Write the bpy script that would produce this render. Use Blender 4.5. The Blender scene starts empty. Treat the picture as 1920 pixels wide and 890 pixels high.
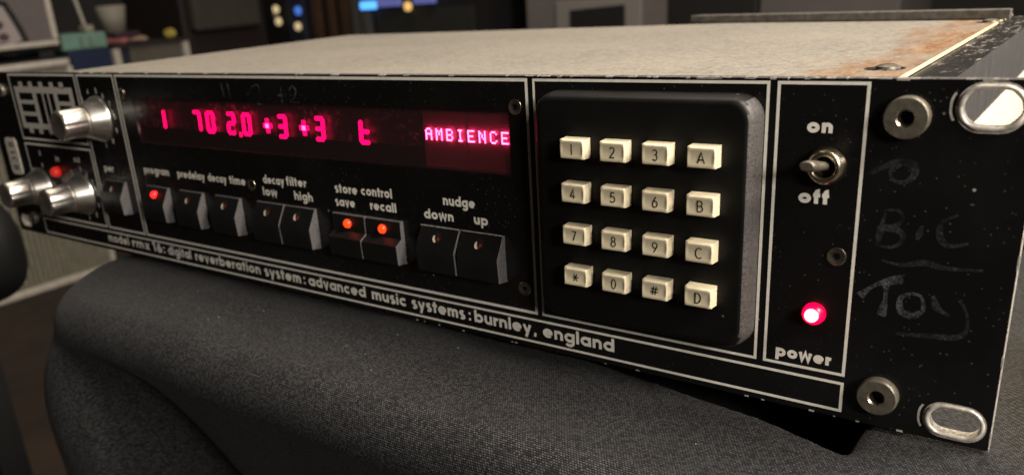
import bpy, bmesh, math, random
from mathutils import Vector, Matrix, noise
random.seed(7)
S = 0.001                      # everything below is written in millimetres
PI = math.pi
sc = bpy.context.scene
COL = sc.collection

# ------------------------------------------------------------------ camera
cam_d = bpy.data.cameras.new('camera'); cam = bpy.data.objects.new('camera', cam_d); COL.objects.link(cam)
rx = Vector((0.79732956, 0.59951238, -0.0696454)); ry = Vector((0.15565247, -0.31574611, -0.93598969)); rz = Vector((-0.58312767, 0.73545177, -0.34506929))
M = Matrix((rx, -ry, -rz)).transposed().to_4x4()
M.translation = Vector((495.807, -212.699, 115.174)) * S
cam.matrix_world = M
cam_d.sensor_width = 36; cam_d.lens = 1577.66 / 1920 * 36
cam_d.shift_x = (960 - 885.7) / 1920; cam_d.shift_y = (547.93 - 445) / 1920
cam_d.clip_start = 0.01; cam_d.clip_end = 50
cam_d.dof.use_dof = True; cam_d.dof.focus_distance = 0.240; cam_d.dof.aperture_fstop = 16
sc.camera = cam
# ------------------------------------------------------------------ world, exposure
w = bpy.data.worlds.new('World'); sc.world = w; w.use_nodes = True
w.node_tree.nodes['Background'].inputs[0].default_value = (0.030, 0.026, 0.022, 1)
w.node_tree.nodes['Background'].inputs[1].default_value = 0.45
vs = sc.view_settings; vs.view_transform = 'Standard'; vs.look = 'None'; vs.exposure = 0; vs.gamma = 1
sc.cycles.use_denoising = True
sc.cycles.max_bounces = 8; sc.cycles.caustics_reflective = False; sc.cycles.caustics_refractive = False
sc.cycles.sample_clamp_indirect = 4

def area(name, loc, target, size, power, color):
    d = bpy.data.lights.new(name, 'AREA'); d.shape = 'RECTANGLE'; d.size, d.size_y = size; d.energy = power; d.color = color
    o = bpy.data.objects.new(name, d); COL.objects.link(o)
    o.location = Vector(loc) * S
    o.rotation_euler = (Vector(target) * S - o.location).to_track_quat('-Z', 'Y').to_euler()
    return o
area('window_light', (1020, -60, 600), (440, 0, 40), (0.25, 0.25), 12.5, (1.0, 0.89, 0.76))
area('front_lamp', (1180, -470, 350), (390, 0, 40), (0.16, 0.16), 6.6, (1.0, 0.92, 0.83))
area('side_light', (1250, 1150, 260), (350, 0, 40), (0.7, 0.6), 3, (1.0, 0.90, 0.84))
area('room_light', (-300, 500, 2000), (-900, 800, -100), (0.8, 0.8), 10.5, (1.0, 0.86, 0.70))
area('rear_light', (100, 900, 1500), (60, 150, 85), (0.4, 0.4), 4, (1.0, 0.82, 0.68))
area('top_light', (860, 230, 1050), (380, 0, 0), (0.22, 0.22), 14, (1.0, 0.90, 0.80))

# ------------------------------------------------------------------ materials
def nt(name):
    m = bpy.data.materials.new(name); m.use_nodes = True
    n = m.node_tree; b = n.nodes['Principled BSDF']
    return m, n, b
def N(n, t, **k):
    x = n.nodes.new(t)
    for a, v in k.items():
        if a.startswith('i_'):
            x.inputs[a[2:].replace('_', ' ')].default_value = v
        else: setattr(x, a, v)
    return x
def ramp(n, src, pts):
    r = n.nodes.new('ShaderNodeValToRGB'); e = r.color_ramp.elements
    e[0].position, e[0].color = pts[0][0], (*pts[0][1], 1) if len(pts[0][1]) == 3 else pts[0][1]
    e[1].position, e[1].color = pts[-1][0], (*pts[-1][1], 1)
    for p_, c_ in pts[1:-1]:
        q = e.new(p_); q.color = (*c_, 1)
    n.links.new(src, r.inputs[0]); return r.outputs[0]
def g(v): return (v, v, v)
def mix(n, f, a, b, blend='MIX'):
    x = n.nodes.new('ShaderNodeMix'); x.data_type = 'RGBA'; x.blend_type = blend
    for s_, v in ((0, f), (6, a), (7, b)):
        if hasattr(v, 'links') or isinstance(v, bpy.types.NodeSocket): n.links.new(v, x.inputs[s_])
        elif s_ == 0: x.inputs[0].default_value = v
        else: x.inputs[s_].default_value = (*v, 1)
    return x.outputs[2]
def coords(n, scale=(1, 1, 1), kind='Object'):
    tc = n.nodes.new('ShaderNodeTexCoord'); mp = n.nodes.new('ShaderNodeMapping'); mp.inputs['Scale'].default_value = scale
    n.links.new(tc.outputs[kind], mp.inputs[0]); return mp.outputs[0]
def noi(n, vec, scale, detail=4, rough=.55):
    x = n.nodes.new('ShaderNodeTexNoise'); x.inputs['Scale'].default_value = scale; x.inputs['Detail'].default_value = detail; x.inputs['Roughness'].default_value = rough
    n.links.new(vec, x.inputs['Vector']); return x.outputs['Fac']
def bump(n, b, h, strength, dist):
    x = n.nodes.new('ShaderNodeBump'); x.inputs['Strength'].default_value = strength; x.inputs['Distance'].default_value = dist
    n.links.new(h, x.inputs['Height']); n.links.new(x.outputs[0], b.inputs['Normal'])
def plain(name, col, rough=.5, metal=0, spec=.5, nz=0.0, nscale=200, bmp=0.0):
    m, n, b = nt(name)
    b.inputs['Base Color'].default_value = (*col, 1); b.inputs['Roughness'].default_value = rough
    b.inputs['Metallic'].default_value = metal; b.inputs['Specular IOR Level'].default_value = spec
    if nz or bmp:
        v = coords(n); f = noi(n, v, nscale)
        if nz:
            c = ramp(n, f, [(.3, tuple(x * (1 - nz) for x in col)), (.7, tuple(min(1, x * (1 + nz)) for x in col))])
            n.links.new(c, b.inputs['Base Color'])
        if bmp: bump(n, b, f, bmp, .0003)
    return m
def emit(name, col, strength):
    m, n, b = nt(name); b.inputs['Base Color'].default_value = (*[c * .3 for c in col], 1)
    b.inputs['Emission Color'].default_value = (*col, 1); b.inputs['Emission Strength'].default_value = strength
    b.inputs['Roughness'].default_value = .3; m.cycles.emission_sampling = 'FRONT_BACK'
    return m

def panel_mat(name, base, rough, dustiness):
    m, n, b = nt(name)
    v = coords(n)
    vo = n.nodes.new('ShaderNodeTexVoronoi'); vo.inputs['Scale'].default_value = 260; n.links.new(v, vo.inputs['Vector'])
    near = ramp(n, vo.outputs['Distance'], [(.05, g(1)), (.12, g(0))])
    sep = n.nodes.new('ShaderNodeSeparateColor'); n.links.new(vo.outputs['Color'], sep.inputs[0])
    pick = ramp(n, sep.outputs[0], [(1 - .10 * dustiness, g(0)), (1 - .10 * dustiness + .02, g(1))])
    speck = mix(n, 1.0, mix(n, 1.0, near, pick, 'MULTIPLY'), ramp(n, noi(n, v, 17, 4, .7), [(.45, g(0)), (.55, g(1))]), 'MULTIPLY')
    vo2 = n.nodes.new('ShaderNodeTexVoronoi'); vo2.inputs['Scale'].default_value = 900; n.links.new(v, vo2.inputs['Vector'])
    near2 = ramp(n, vo2.outputs['Distance'], [(.10, g(1)), (.22, g(0))])
    sep2 = n.nodes.new('ShaderNodeSeparateColor'); n.links.new(vo2.outputs['Color'], sep2.inputs[0])
    clus = ramp(n, noi(n, v, 22, 4, .7), [(.42, g(.15)), (.66, g(1))]); pick2 = mix(n, 1.0, clus, ramp(n, sep2.outputs[1], [(.93, g(0)), (.95, g(.3))]), 'MULTIPLY')
    speck2 = mix(n, 1.0, near2, pick2, 'MULTIPLY')
    sm = noi(n, coords(n, (1, 1, 1)), 28, 6, .65)
    smear = ramp(n, sm, [(.45, base), (.8, tuple(x * 1.9 for x in base))])
    c = mix(n, speck, smear, (.42, .40, .36)); c = mix(n, speck2, c, (.35, .33, .30))
    n.links.new(c, b.inputs['Base Color'])
    f2 = noi(n, v, 60, 5, .7)
    rr = ramp(n, f2, [(.3, g(rough * .85)), (.75, g(rough * 1.25))]); n.links.new(rr, b.inputs['Roughness'])
    fb = noi(n, v, 1500, 2); bump(n, b, fb, .12, .0001)
    b.inputs['Specular IOR Level'].default_value = .45
    return m
M_panel = panel_mat('black_panel_paint', (.0055, .0052, .0052), .27, 1.0)
M_keypad = panel_mat('keypad_plastic', (.0042, .004, .0038), .46, .35); M_keypad.node_tree.nodes['Principled BSDF'].inputs['Specular IOR Level'].default_value = .25
M_button = panel_mat('black_button_plastic', (.007, .0068, .0066), .38, .2)
M_bside = plain('sidelit_button_grey', (.10, .095, .096), .55, 0, .4, .25, 900, .2)  # lighter grey puts the side light into the button side colour
M_kside = plain('sidelit_grained_plastic', (.060, .055, .053), .5, 0, .5, .45, 1500, .6)  # housing sides: grained plastic, side light painted in as a lighter grey
M_edge = plain('worn_edge_metal', (.50, .46, .41), .45, .3, .5, .5, 900, .4)
M_chip = plain('bare_metal_chip', (.62, .58, .52), .4, .4, .5, .3, 800)
M_print = plain('off_white_print', (.80, .77, .68), .6, 0, .3, .10, 500)
M_logo = plain('grey_print', (.55, .52, .47), .6, 0, .3, .10, 500)
M_key = plain('cream_key_plastic', (.68, .60, .42), .36, 0, .5, .09, 330, .08)
M_ink = plain('black_ink', (.008, .007, .006), .6, 0, .2)
M_steel = plain('oxidised_steel', (.15, .135, .105), .42, .5, .5, .25, 500, .25)
M_hole_light = plain('cream_hole_light', (.62, .56, .46), .5)
M_screw = plain('dark_steel', (.16, .14, .12), .38, .85, .5, .3, 700, .2)
M_nickel = plain('worn_nickel', (.62, .53, .38), .26, 1, .5, .2, 500, .2)
M_hole = plain('dark_socket', (.012, .009, .007), .5)
M_paper = plain('paper_label', (.62, .58, .50), .7, 0, .3, .08, 500)
M_bay = plain('display_bay', (.035, .022, .023), .55)
M_cream = plain('cream_side_paint', (.86, .76, .58), .5, 0, .5, .06, 300)

m, n, b = nt('brushed_aluminium'); M_alu = m
b.inputs['Metallic'].default_value = 1; b.inputs['Roughness'].default_value = .33
n.links.new(ramp(n, noi(n, coords(n, (1, 1, 1)), 300), [(.3, (.66, .63, .58)), (.7, (.80, .77, .72))]), b.inputs['Base Color'])
b.inputs['Anisotropic'].default_value = .3

m, n, b = nt('chalk'); M_chalk = m
b.inputs['Base Color'].default_value = (.16, .17, .19, 1); b.inputs['Roughness'].default_value = .9
f = noi(n, coords(n), 1800, 3, .7); a_ = ramp(n, f, [(.34, g(.02)), (.62, g(.62))]); a_ = mix(n, 1.0, a_, ramp(n, noi(n, coords(n), 230, 3, .6), [(.36, g(.15)), (.62, g(1))]), 'MULTIPLY'); n.links.new(a_, b.inputs['Alpha'])
m, n, b = nt('faint_chalk'); M_chalk2 = m
b.inputs['Base Color'].default_value = (.12, .125, .13, 1); b.inputs['Roughness'].default_value = .9
f = noi(n, coords(n), 1500, 3, .7); a_ = ramp(n, f, [(.30, g(.03)), (.66, g(.30))]); a_ = mix(n, 1.0, a_, ramp(n, noi(n, coords(n), 230, 3, .6), [(.36, g(.15)), (.62, g(1))]), 'MULTIPLY'); n.links.new(a_, b.inputs['Alpha'])

# tinted acrylic pane
m, n, b = nt('smoked_red_acrylic'); M_pane = m
n.nodes.remove(b); out = n.nodes['Material Output']
tr = n.nodes.new('ShaderNodeBsdfTransparent'); tr.inputs[0].default_value = (.90, .55, .60, 1)
gl = n.nodes.new('ShaderNodeBsdfGlossy'); gl.inputs['Roughness'].default_value = .12; gl.inputs[0].default_value = (1, 1, 1, 1)
fr = n.nodes.new('ShaderNodeFresnel'); fr.inputs[0].default_value = 1.45
mx = n.nodes.new('ShaderNodeMixShader'); geo = n.nodes.new('ShaderNodeNewGeometry'); inv = n.nodes.new('ShaderNodeMath'); inv.operation = 'SUBTRACT'; inv.inputs[0].default_value = 1; n.links.new(geo.outputs['Backfacing'], inv.inputs[1])
ml = n.nodes.new('ShaderNodeMath'); ml.operation = 'MULTIPLY'; n.links.new(inv.outputs[0], ml.inputs[0]); n.links.new(fr.outputs[0], ml.inputs[1]); n.links.new(ml.outputs[0], mx.inputs[0]); n.links.new(tr.outputs[0], mx.inputs[1]); n.links.new(gl.outputs[0], mx.inputs[2])
df = n.nodes.new('ShaderNodeBsdfDiffuse'); df.inputs[0].default_value = (.30, .24, .23, 1); m3 = n.nodes.new('ShaderNodeMixShader'); m3.inputs[0].default_value = .04
n.links.new(mx.outputs[0], m3.inputs[1]); n.links.new(df.outputs[0], m3.inputs[2]); n.links.new(m3.outputs[0], out.inputs[0])

M_digit = emit('red_segment', (1.0, 0.0, 0.18), 4.0)
M_digit_hot = emit('red_segment_bright', (1.0, 0.15, 0.55), 9.0)
M_dot = emit('display_character', (1.0, 0.09, 0.30), 34)
M_led_red = emit('lit_red_lamp', (1.0, 0.02, 0.02), 2.2)
M_led_or = emit('lit_orange_lamp', (1.0, 0.06, 0.008), 1.4)
M_led_pow = emit('lit_power_lamp', (1.0, 0.0, 0.035), 3)
M_led_core = emit('power_lamp_core', (1.0, 0.38, 0.46), 3.2)
M_led_off = plain('unlit_red_lamp', (.30, .02, .015), .25)

# beige wrinkle paint with rust towards the right end
m, n, b = nt('beige_wrinkle_paint'); M_lid = m
v = coords(n)
f1 = noi(n, v, 380, 4, .7); base = ramp(n, f1, [(.32, (.15, .138, .115)), (.5, (.22, .203, .17)), (.7, (.285, .263, .22))])
big = noi(n, v, 14, 4); base = mix(n, ramp(n, big, [(.35, g(0)), (.7, g(.35))]), base, (.34, .30, .24))
sx = n.nodes.new('ShaderNodeSeparateXYZ'); n.links.new(v, sx.inputs[0])
fx = n.nodes.new('ShaderNodeMapRange'); fx.inputs[1].default_value = .408 - .2413; fx.inputs[2].default_value = .448 - .2413; n.links.new(sx.outputs[0], fx.inputs[0])
nr = noi(n, coords(n, (1, .40, 1)), 75, 9, .74)
ad = n.nodes.new('ShaderNodeMath'); ad.operation = 'MULTIPLY_ADD'; n.links.new(fx.outputs[0], ad.inputs[0]); ad.inputs[1].default_value = .455; n.links.new(nr, ad.inputs[2])
rm = ramp(n, ad.outputs[0], [(.70, g(0)), (.77, g(.5)), (.92, g(.9))])
rm = mix(n, 1.0, rm, ramp(n, noi(n, coords(n, (1, .25, 1)), 120, 8, .8), [(.36, g(.25)), (.56, g(1))]), 'MULTIPLY')
nc = noi(n, coords(n, (1, .3, 1)), 190, 8, .78); rust = ramp(n, nc, [(.3, (.06, .026, .010)), (.48, (.19, .082, .024)), (.70, (.34, .24, .14))])
c = mix(n, rm, base, rust)
n.links.new(c, b.inputs['Base Color']); b.inputs['Roughness'].default_value = .62
bump(n, b, noi(n, v, 560, 3, .6), .95, .0005)

# scratched dark case metal
m, n, b = nt('scratched_black_metal'); M_case = m
v = coords(n, (1, .22, 1)); s1 = noi(n, v, 420, 7, .78); s2 = noi(n, coords(n), 40, 4)
mm = mix(n, 1.0, ramp(n, s1, [(.53, g(0)), (.60, g(1))]), ramp(n, s2, [(.40, g(.1)), (.58, g(1))]), 'MULTIPLY')
n.links.new(mix(n, mm, (.014, .0135, .013), (.36, .33, .29)), b.inputs['Base Color']); b.inputs['Roughness'].default_value = .38
m, n, b = nt('grey_side_metal'); M_side = m
v = coords(n, (1, 1, .3)); s1 = noi(n, v, 240, 7, .72)
n.links.new(ramp(n, s1, [(.3, (.045, .043, .042)), (.58, (.070, .066, .063)), (.70, (.18, .17, .155))]), b.inputs['Base Color']); b.inputs['Roughness'].default_value = .5; b.inputs['Metallic'].default_value = .3

# woven fabric (UV in millimetres)
m, n, b = nt('black_woven_fabric'); M_fab = m
tc = n.nodes.new('ShaderNodeTexCoord')
def wave(axis, scale):
    wv = n.nodes.new('ShaderNodeTexWave'); wv.bands_direction = axis; wv.inputs['Scale'].default_value = scale; wv.inputs['Distortion'].default_value = .6
    wv.inputs['Detail'].default_value = 1; wv.inputs['Detail Scale'].default_value = .4
    n.links.new(tc.outputs['UV'], wv.inputs[0]); return wv.outputs['Fac']
br = n.nodes.new('ShaderNodeTexBrick'); br.inputs['Scale'].default_value = 1.0; br.inputs['Brick Width'].default_value = .86; br.inputs['Row Height'].default_value = .70
br.inputs['Mortar Size'].default_value = .20; br.inputs['Mortar Smooth'].default_value = 1.0
br.inputs['Color1'].default_value = (1, 1, 1, 1); br.inputs['Color2'].default_value = (.35, .35, .35, 1); br.inputs['Mortar'].default_value = (0, 0, 0, 1)
n.links.new(tc.outputs['UV'], br.inputs['Vector'])
thr = br.outputs['Color']
nz = noi(n, tc.outputs['UV'], 1.1, 2); nzb = noi(n, tc.outputs['UV'], .05, 4)
cc = mix(n, 1.0, thr, ramp(n, nz, [(.3, g(.55)), (.7, g(1.0))]), 'MULTIPLY')
colf = mix(n, cc, (.0025, .0025, .0027), (.050, .051, .054))
colf = mix(n, ramp(n, nzb, [(.35, g(0)), (.7, g(.3))]), colf, (.010, .0098, .0098))
n.links.new(colf, b.inputs['Base Color']); b.inputs['Roughness'].default_value = .52
b.inputs['Sheen Weight'].default_value = .03; b.inputs['Sheen Roughness'].default_value = .4
n.links.new(ramp(n, cc, [(.0, g(.02)), (1.0, g(.9))]), b.inputs['Specular IOR Level'])
bump(n, b, thr, .7, .0002)

# ------------------------------------------------------------------ mesh helpers
WLOC = {}
def finish(o, parent, loc):
    o.location = Vector(loc) * S
    WLOC[o] = Vector(loc)
    if parent is not None:
        o.parent = parent; o.location = (Vector(loc) - WLOC[parent]) * S
    return o
def empty(name, loc, label=None, cat=None, group=None):
    o = bpy.data.objects.new(name, None); COL.objects.link(o); o.empty_display_size = .02
    finish(o, None, loc)
    tag(o, label, cat, group); return o
def tag(o, label=None, cat=None, group=None, kind=None):
    if label: o['label'] = label
    if cat: o['category'] = cat
    if group: o['group'] = group
    if kind: o['kind'] = kind
    return o
def link(name, bm, mats, parent=None, loc=None, smooth=False, bevel=0, shift=True, label=None, auto=None):
    """bm in millimetres world coordinates; loc = the object's origin (mm)."""
    if loc is None: loc = WLOC[parent] if parent is not None else (0, 0, 0)
    L = Vector(loc)
    bmesh.ops.recalc_face_normals(bm, faces=bm.faces[:]) if auto else None
    for v_ in bm.verts: v_.co = ((v_.co - L) if shift else v_.co) * S
    me = bpy.data.meshes.new(name); bm.to_mesh(me); bm.free()
    for mt in (mats if isinstance(mats, (list, tuple)) else [mats]): me.materials.append(mt)
    if smooth:
        for p_ in me.polygons: p_.use_smooth = True
    o = bpy.data.objects.new(name, me); COL.objects.link(o)
    finish(o, parent, loc)
    if bevel:
        md = o.modifiers.new('bevel', 'BEVEL'); md.width = bevel * S; md.segments = 3; md.limit_method = 'ANGLE'; md.angle_limit = math.radians(40)
        for p_ in me.polygons: p_.use_smooth = True
        md.harden_normals = True
    if label: o['label'] = label
    return o
def inst(src, name, parent, loc):
    o = bpy.data.objects.new(name, src.data); COL.objects.link(o)
    for md in src.modifiers:
        k = o.modifiers.new(md.name, md.type)
        if md.type == 'BEVEL': k.width = md.width; k.segments = md.segments; k.limit_method = md.limit_method; k.angle_limit = md.angle_limit; k.harden_normals = md.harden_normals
    finish(o, parent, loc); return o
def face(bm, pts, mi=0):
    f_ = bm.faces.new([bm.verts.new(p_) for p_ in pts]); f_.material_index = mi; return f_
def box(bm, x0, x1, y0, y1, z0, z1, mi=0):
    vs_ = [bm.verts.new((x, y, z)) for x in (x0, x1) for y in (y0, y1) for z in (z0, z1)]
    for q in ((0, 1, 3, 2), (4, 6, 7, 5), (0, 4, 5, 1), (2, 3, 7, 6), (0, 2, 6, 4), (1, 5, 7, 3)):
        f_ = bm.faces.new([vs_[i] for i in q]); f_.material_index = mi
def prism(bm, pts, a0, a1, axis='x', mi=0):
    """closed polygon extruded along an axis. axis x: pts are (y,z); axis y: pts are (x,z); axis z: (x,y)"""
    def P(u, v_, a): return {'x': (a, u, v_), 'y': (u, a, v_), 'z': (u, v_, a)}[axis]
    A = [bm.verts.new(P(u, v_, a0)) for u, v_ in pts]; B = [bm.verts.new(P(u, v_, a1)) for u, v_ in pts]
    fs = [bm.faces.new(A), bm.faces.new(B[::-1])]
    for i in range(len(pts)):
        j = (i + 1) % len(pts); fs.append(bm.faces.new((A[i], B[i], B[j], A[j])))
    for f_ in fs: f_.material_index = mi
    bmesh.ops.recalc_face_normals(bm, faces=fs)
def lathe(bm, cx, cz, prof, seg=40, mi=0, cap=True, smoothf=None, flute=0, flute_n=0):
    """rings round an axis parallel to y; prof = [(y, r), ...]"""
    rings = []
    for y, r in prof:
        rings.append([bm.verts.new((cx + r * math.cos(2 * PI * k / seg), y, cz + r * math.sin(2 * PI * k / seg))) for k in range(seg)])
    fs = []
    for a_, b_ in zip(rings, rings[1:]):
        for k in range(seg):
            fs.append(bm.faces.new((a_[k], a_[(k + 1) % seg], b_[(k + 1) % seg], b_[k])))
    if cap:
        fs.append(bm.faces.new(rings[0])); fs.append(bm.faces.new(rings[-1][::-1]))
    for f_ in fs: f_.material_index = mi; f_.smooth = True
    bmesh.ops.recalc_face_normals(bm, faces=fs)
    return fs
def rrect(x0, x1, z0, z1, r, k=6):
    pts = []
    for cx, cz, a in ((x1 - r, z1 - r, 0), (x0 + r, z1 - r, 90), (x0 + r, z0 + r, 180), (x1 - r, z0 + r, 270)):
        for i in range(k + 1):
            t = math.radians(a + 90 * i / k); pts.append((cx + r * math.cos(t), cz + r * math.sin(t)))
    return pts
INK = [0]
def ribbon(bm, pts, wd, y, closed=False, mi=0, plane='y', wfn=None):
    """flat stroke of width wd along pts (x,z); each stroke lies 4 microns above the one before"""
    INK[0] = (INK[0] + 1) % 12
    y = y - .004 * INK[0]
    P_ = [Vector(q) for q in pts]; nn = len(P_)
    L, R = [], []
    for i in range(nn):
        if closed: a_, b_ = P_[i - 1], P_[(i + 1) % nn]
        else: a_, b_ = P_[max(i - 1, 0)], P_[min(i + 1, nn - 1)]
        d1 = (P_[i] - a_); d2 = (b_ - P_[i])
        if d1.length < 1e-9: d1 = d2
        if d2.length < 1e-9: d2 = d1
        d1 = d1.normalized(); d2 = d2.normalized(); t = (d1 + d2)
        t = t.normalized() if t.length > 1e-6 else d1
        n_ = Vector((-t.y, t.x)); c_ = max(.5, abs(n_.dot(Vector((-d1.y, d1.x)))))
        h = wd / 2 / c_ * (wfn(i / max(1, nn - 1)) if wfn else 1)
        L.append(P_[i] + n_ * h); R.append(P_[i] - n_ * h)
    V1 = [bm.verts.new((q.x, y, q.y)) for q in L]; V2 = [bm.verts.new((q.x, y, q.y)) for q in R]
    for i in range(nn if closed else nn - 1):
        j = (i + 1) % nn
        f_ = bm.faces.new((V1[i], V1[j], V2[j], V2[i])); f_.material_index = mi
        f_.normal_update()
        if f_.normal.y > 0: f_.normal_flip()
def disc(bm, cx, cz, r, y, mi=0, k=14, rz=None):
    f_ = face(bm, [(cx + r * math.cos(2 * PI * i / k), y, cz + (rz or r) * math.sin(2 * PI * i / k)) for i in range(k)], mi)
    f_.normal_update()
    if f_.normal.y > 0: f_.normal_flip()

# ------------------------------------------------------------------ geometric lettering
def arc(cx, cy, r, a0, a1, ry=None, k=None):
    ry = ry or r; k = k or max(4, int(abs(a1 - a0) / 20))
    return [(cx + r * math.cos(math.radians(a0 + (a1 - a0) * i / k)), cy + ry * math.sin(math.radians(a0 + (a1 - a0) * i / k))) for i in range(k + 1)]
def glyphs(w_):
    h = w_ / 2; r = .5 - h; c = .5
    A, Dn = 1.42, -.42
    O = arc(.5, c, r, 0, 360)
    G = {
     'o': ([O], 1.0), 'a': ([O, [(1 - h, 0), (1 - h, 1)]], 1.0), 'b': ([O, [(h, 0), (h, A)]], 1.0), 'd': ([O, [(1 - h, 0), (1 - h, A)]], 1.0),
     'p': ([O, [(h, Dn), (h, 1)]], 1.0), 'c': ([arc(.5, c, r, 48, 312)], .86), 'e': ([arc(.5, c, r, 0, 318), [(h, c), (1 - h * .4, c)]], 1.0),
     'g': ([O, [(1 - h, 1), (1 - h, -.02)] + arc(.5, -.04, r, 0, -150, ry=.30)], 1.0),
     'h': ([[(h, 0), (h, A)], arc(.43, .57, .43 - h, 180, 0) + [(.86 - h, 0)]], .86), 'n': ([[(h, 0), (h, 1)], arc(.43, .57, .43 - h, 180, 0) + [(.86 - h, 0)]], .86),
     'u': ([[(.86 - h, 0), (.86 - h, 1)], [(h, 1)] + arc(.43, .43, .43 - h, 180, 360)], .86),
     'm': ([[(h, 0), (h, 1)], arc(.38, .62, .38 - h, 180, 0) + [(.76 - h, 0)], arc(.38 + .76 - w_, .62, .38 - h, 180, 0) + [(1.52 - w_ - h, 0)]], 1.52 - w_),
     'i': ([[(h, 0), (h, 1)], [(h, 1.16), (h, 1.38)]], w_), 'l': ([[(h, 0), (h, A)]], w_),
     'r': ([[(h, 0), (h, 1)], arc(.44, .52, .44 - h, 180, 70)], .52), 't': ([[(.28, 0), (.28, 1.32)], [(0, .88), (.56, .88)]], .56),
     'f': ([[(.24, 0), (.24, 1.1)] + arc(.24 + .2, 1.12, .2, 180, 80), [(0, .88), (.52, .88)]], .54),
     's': ([arc(.34, .735, .2, 40, 270, ry=.17) + arc(.34, .285, .22, 90, -140, ry=.19)], .66),
     'v': ([[(h * .8, 1), (.42, .02), (.84 - h * .8, 1)]], .84), 'y': ([[(h * .8, 1), (.46, .05)], [(.86 - h * .8, 1), (.30, Dn)]], .86),
     'w': ([[(h * .8, 1), (.33, .03), (.62, .95), (.91, .03), (1.24 - h * .8, 1)]], 1.24), 'x': ([[(h, 1), (.8 - h, 0)], [(.8 - h, 1), (h, 0)]], .8),
     ':': ([[(h, .02), (h, .30)], [(h, .72), (h, 1.0)]], w_), ',': ([[(h * 1.3, .24), (h * .6, -.2)]], w_ * 1.2),
     '1': ([[(0.02, 1.12), (.26, A - h * .5), (.26, 0)]], .26 + h), '6': ([arc(.4, .42, .4 - h, 0, 360, ry=.42 - h), [(h * 1.1, .5), (.5, A)]], .8),
    }
    return G
def textwidth(s_, G, gap, sp):
    x = 0
    for ch in s_: x += sp if ch == ' ' else G[ch][1] + gap
    return x - gap
def text(bm, s_, x0, z0, xh, width, y, wt=.29, gap=.12, sp=.5, mi=0):
    """draws s_ between x0 and x0+width, baseline z0, x-height xh"""
    G = glyphs(wt); k = width / textwidth(s_, G, gap, sp); x = x0
    for ch in s_:
        if ch == ' ': x += sp * k; continue
        for st in G[ch][0]:
            cl = len(st) > 8 and (Vector(st[0]) - Vector(st[-1])).length < .01
            q = [(x + p_[0] * k, z0 + p_[1] * xh) for p_ in (st[:-1] if cl else st)]
            ribbon(bm, q, wt * (xh + k) / 2, y, closed=cl, mi=mi)
        x += (G[ch][1] + gap) * k
THIN = {
 '1': [[(.32, 1), (.5, 1.0), (.5, 0)]] if 0 else [[(.40, .96), (.5, 1), (.5, 0)]],
 '2': [arc(.5, .72, .27, 165, -20) + [(.25, 0), (.8, 0)]],
 '3': [arc(.48, .75, .24, 150, -90) , arc(.48, .27, .27, 90, -150)],
 '4': [[(.8, .25), (.18, .25), (.62, 1), (.62, 0)]],
 '5': [[(.74, 1), (.34, 1), (.27, .56)] + arc(.46, .33, .30, 110, -150)],
 '6': [arc(.5, .30, .29, 0, 360), [(.24, .42), (.62, 1)]],
 '7': [[(.22, 1), (.78, 1), (.38, 0)]],
 '8': [arc(.5, .74, .22, 0, 360, ry=.24), arc(.5, .26, .28, 0, 360, ry=.26)],
 '9': [arc(.5, .70, .28, 0, 360), [(.76, .58), (.40, 0)]],
 '0': [arc(.5, .5, .27, 0, 360, ry=.5)],
 'A': [[(.12, 0), (.5, 1), (.88, 0)], [(.25, .32), (.75, .32)]],
 'B': [[(.22, 0), (.22, 1), (.5, 1)] + arc(.5, .76, .23, 90, -90, ry=.24) + [(.22, .52)], [(.5, .52)] + arc(.52, .26, .27, 90, -90, ry=.26) + [(.22, 0)]],
 'C': [arc(.54, .5, .42, 48, 312, ry=.5)],
 'D': [[(.22, 0), (.22, 1), (.42, 1)] + arc(.42, .5, .40, 90, -90, ry=.5) + [(.22, 0)]],
 '*': [[(.15, .5), (.85, .5)], [(.3, .15), (.7, .85)], [(.7, .15), (.3, .85)]],
 '#': [[(.08, .36), (.88, .36)], [(.14, .66), (.94, .66)], [(.30, .1), (.44, .92)], [(.58, .1), (.72, .92)]],
}
def thin(bm, ch, cx, cz, hgt, wd, y, wt, mi=0):
    for st in THIN[ch]:
        cl = (Vector(st[0]) - Vector(st[-1])).length < .01
        q = [(cx + (p_[0] - .5) * wd, cz + (p_[1] - .5) * hgt) for p_ in (st[:-1] if cl else st)]
        ribbon(bm, q, wt, y, closed=cl, mi=mi)

# ================================================================== SETTING: floor
bm = bmesh.new(); face(bm, [(-6000, -3000, -415), (4000, -3000, -415), (4000, 7000, -415), (-6000, 7000, -415)])
fl, n, b = nt('brown_carpet'); v = coords(n)
n.links.new(ramp(n, noi(n, v, 9, 6, .7), [(.3, (.014, .0085, .005)), (.7, (.042, .026, .015))]), b.inputs['Base Color']); b.inputs['Roughness'].default_value = .9
tag(link('floor', bm, fl), kind='structure')

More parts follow.
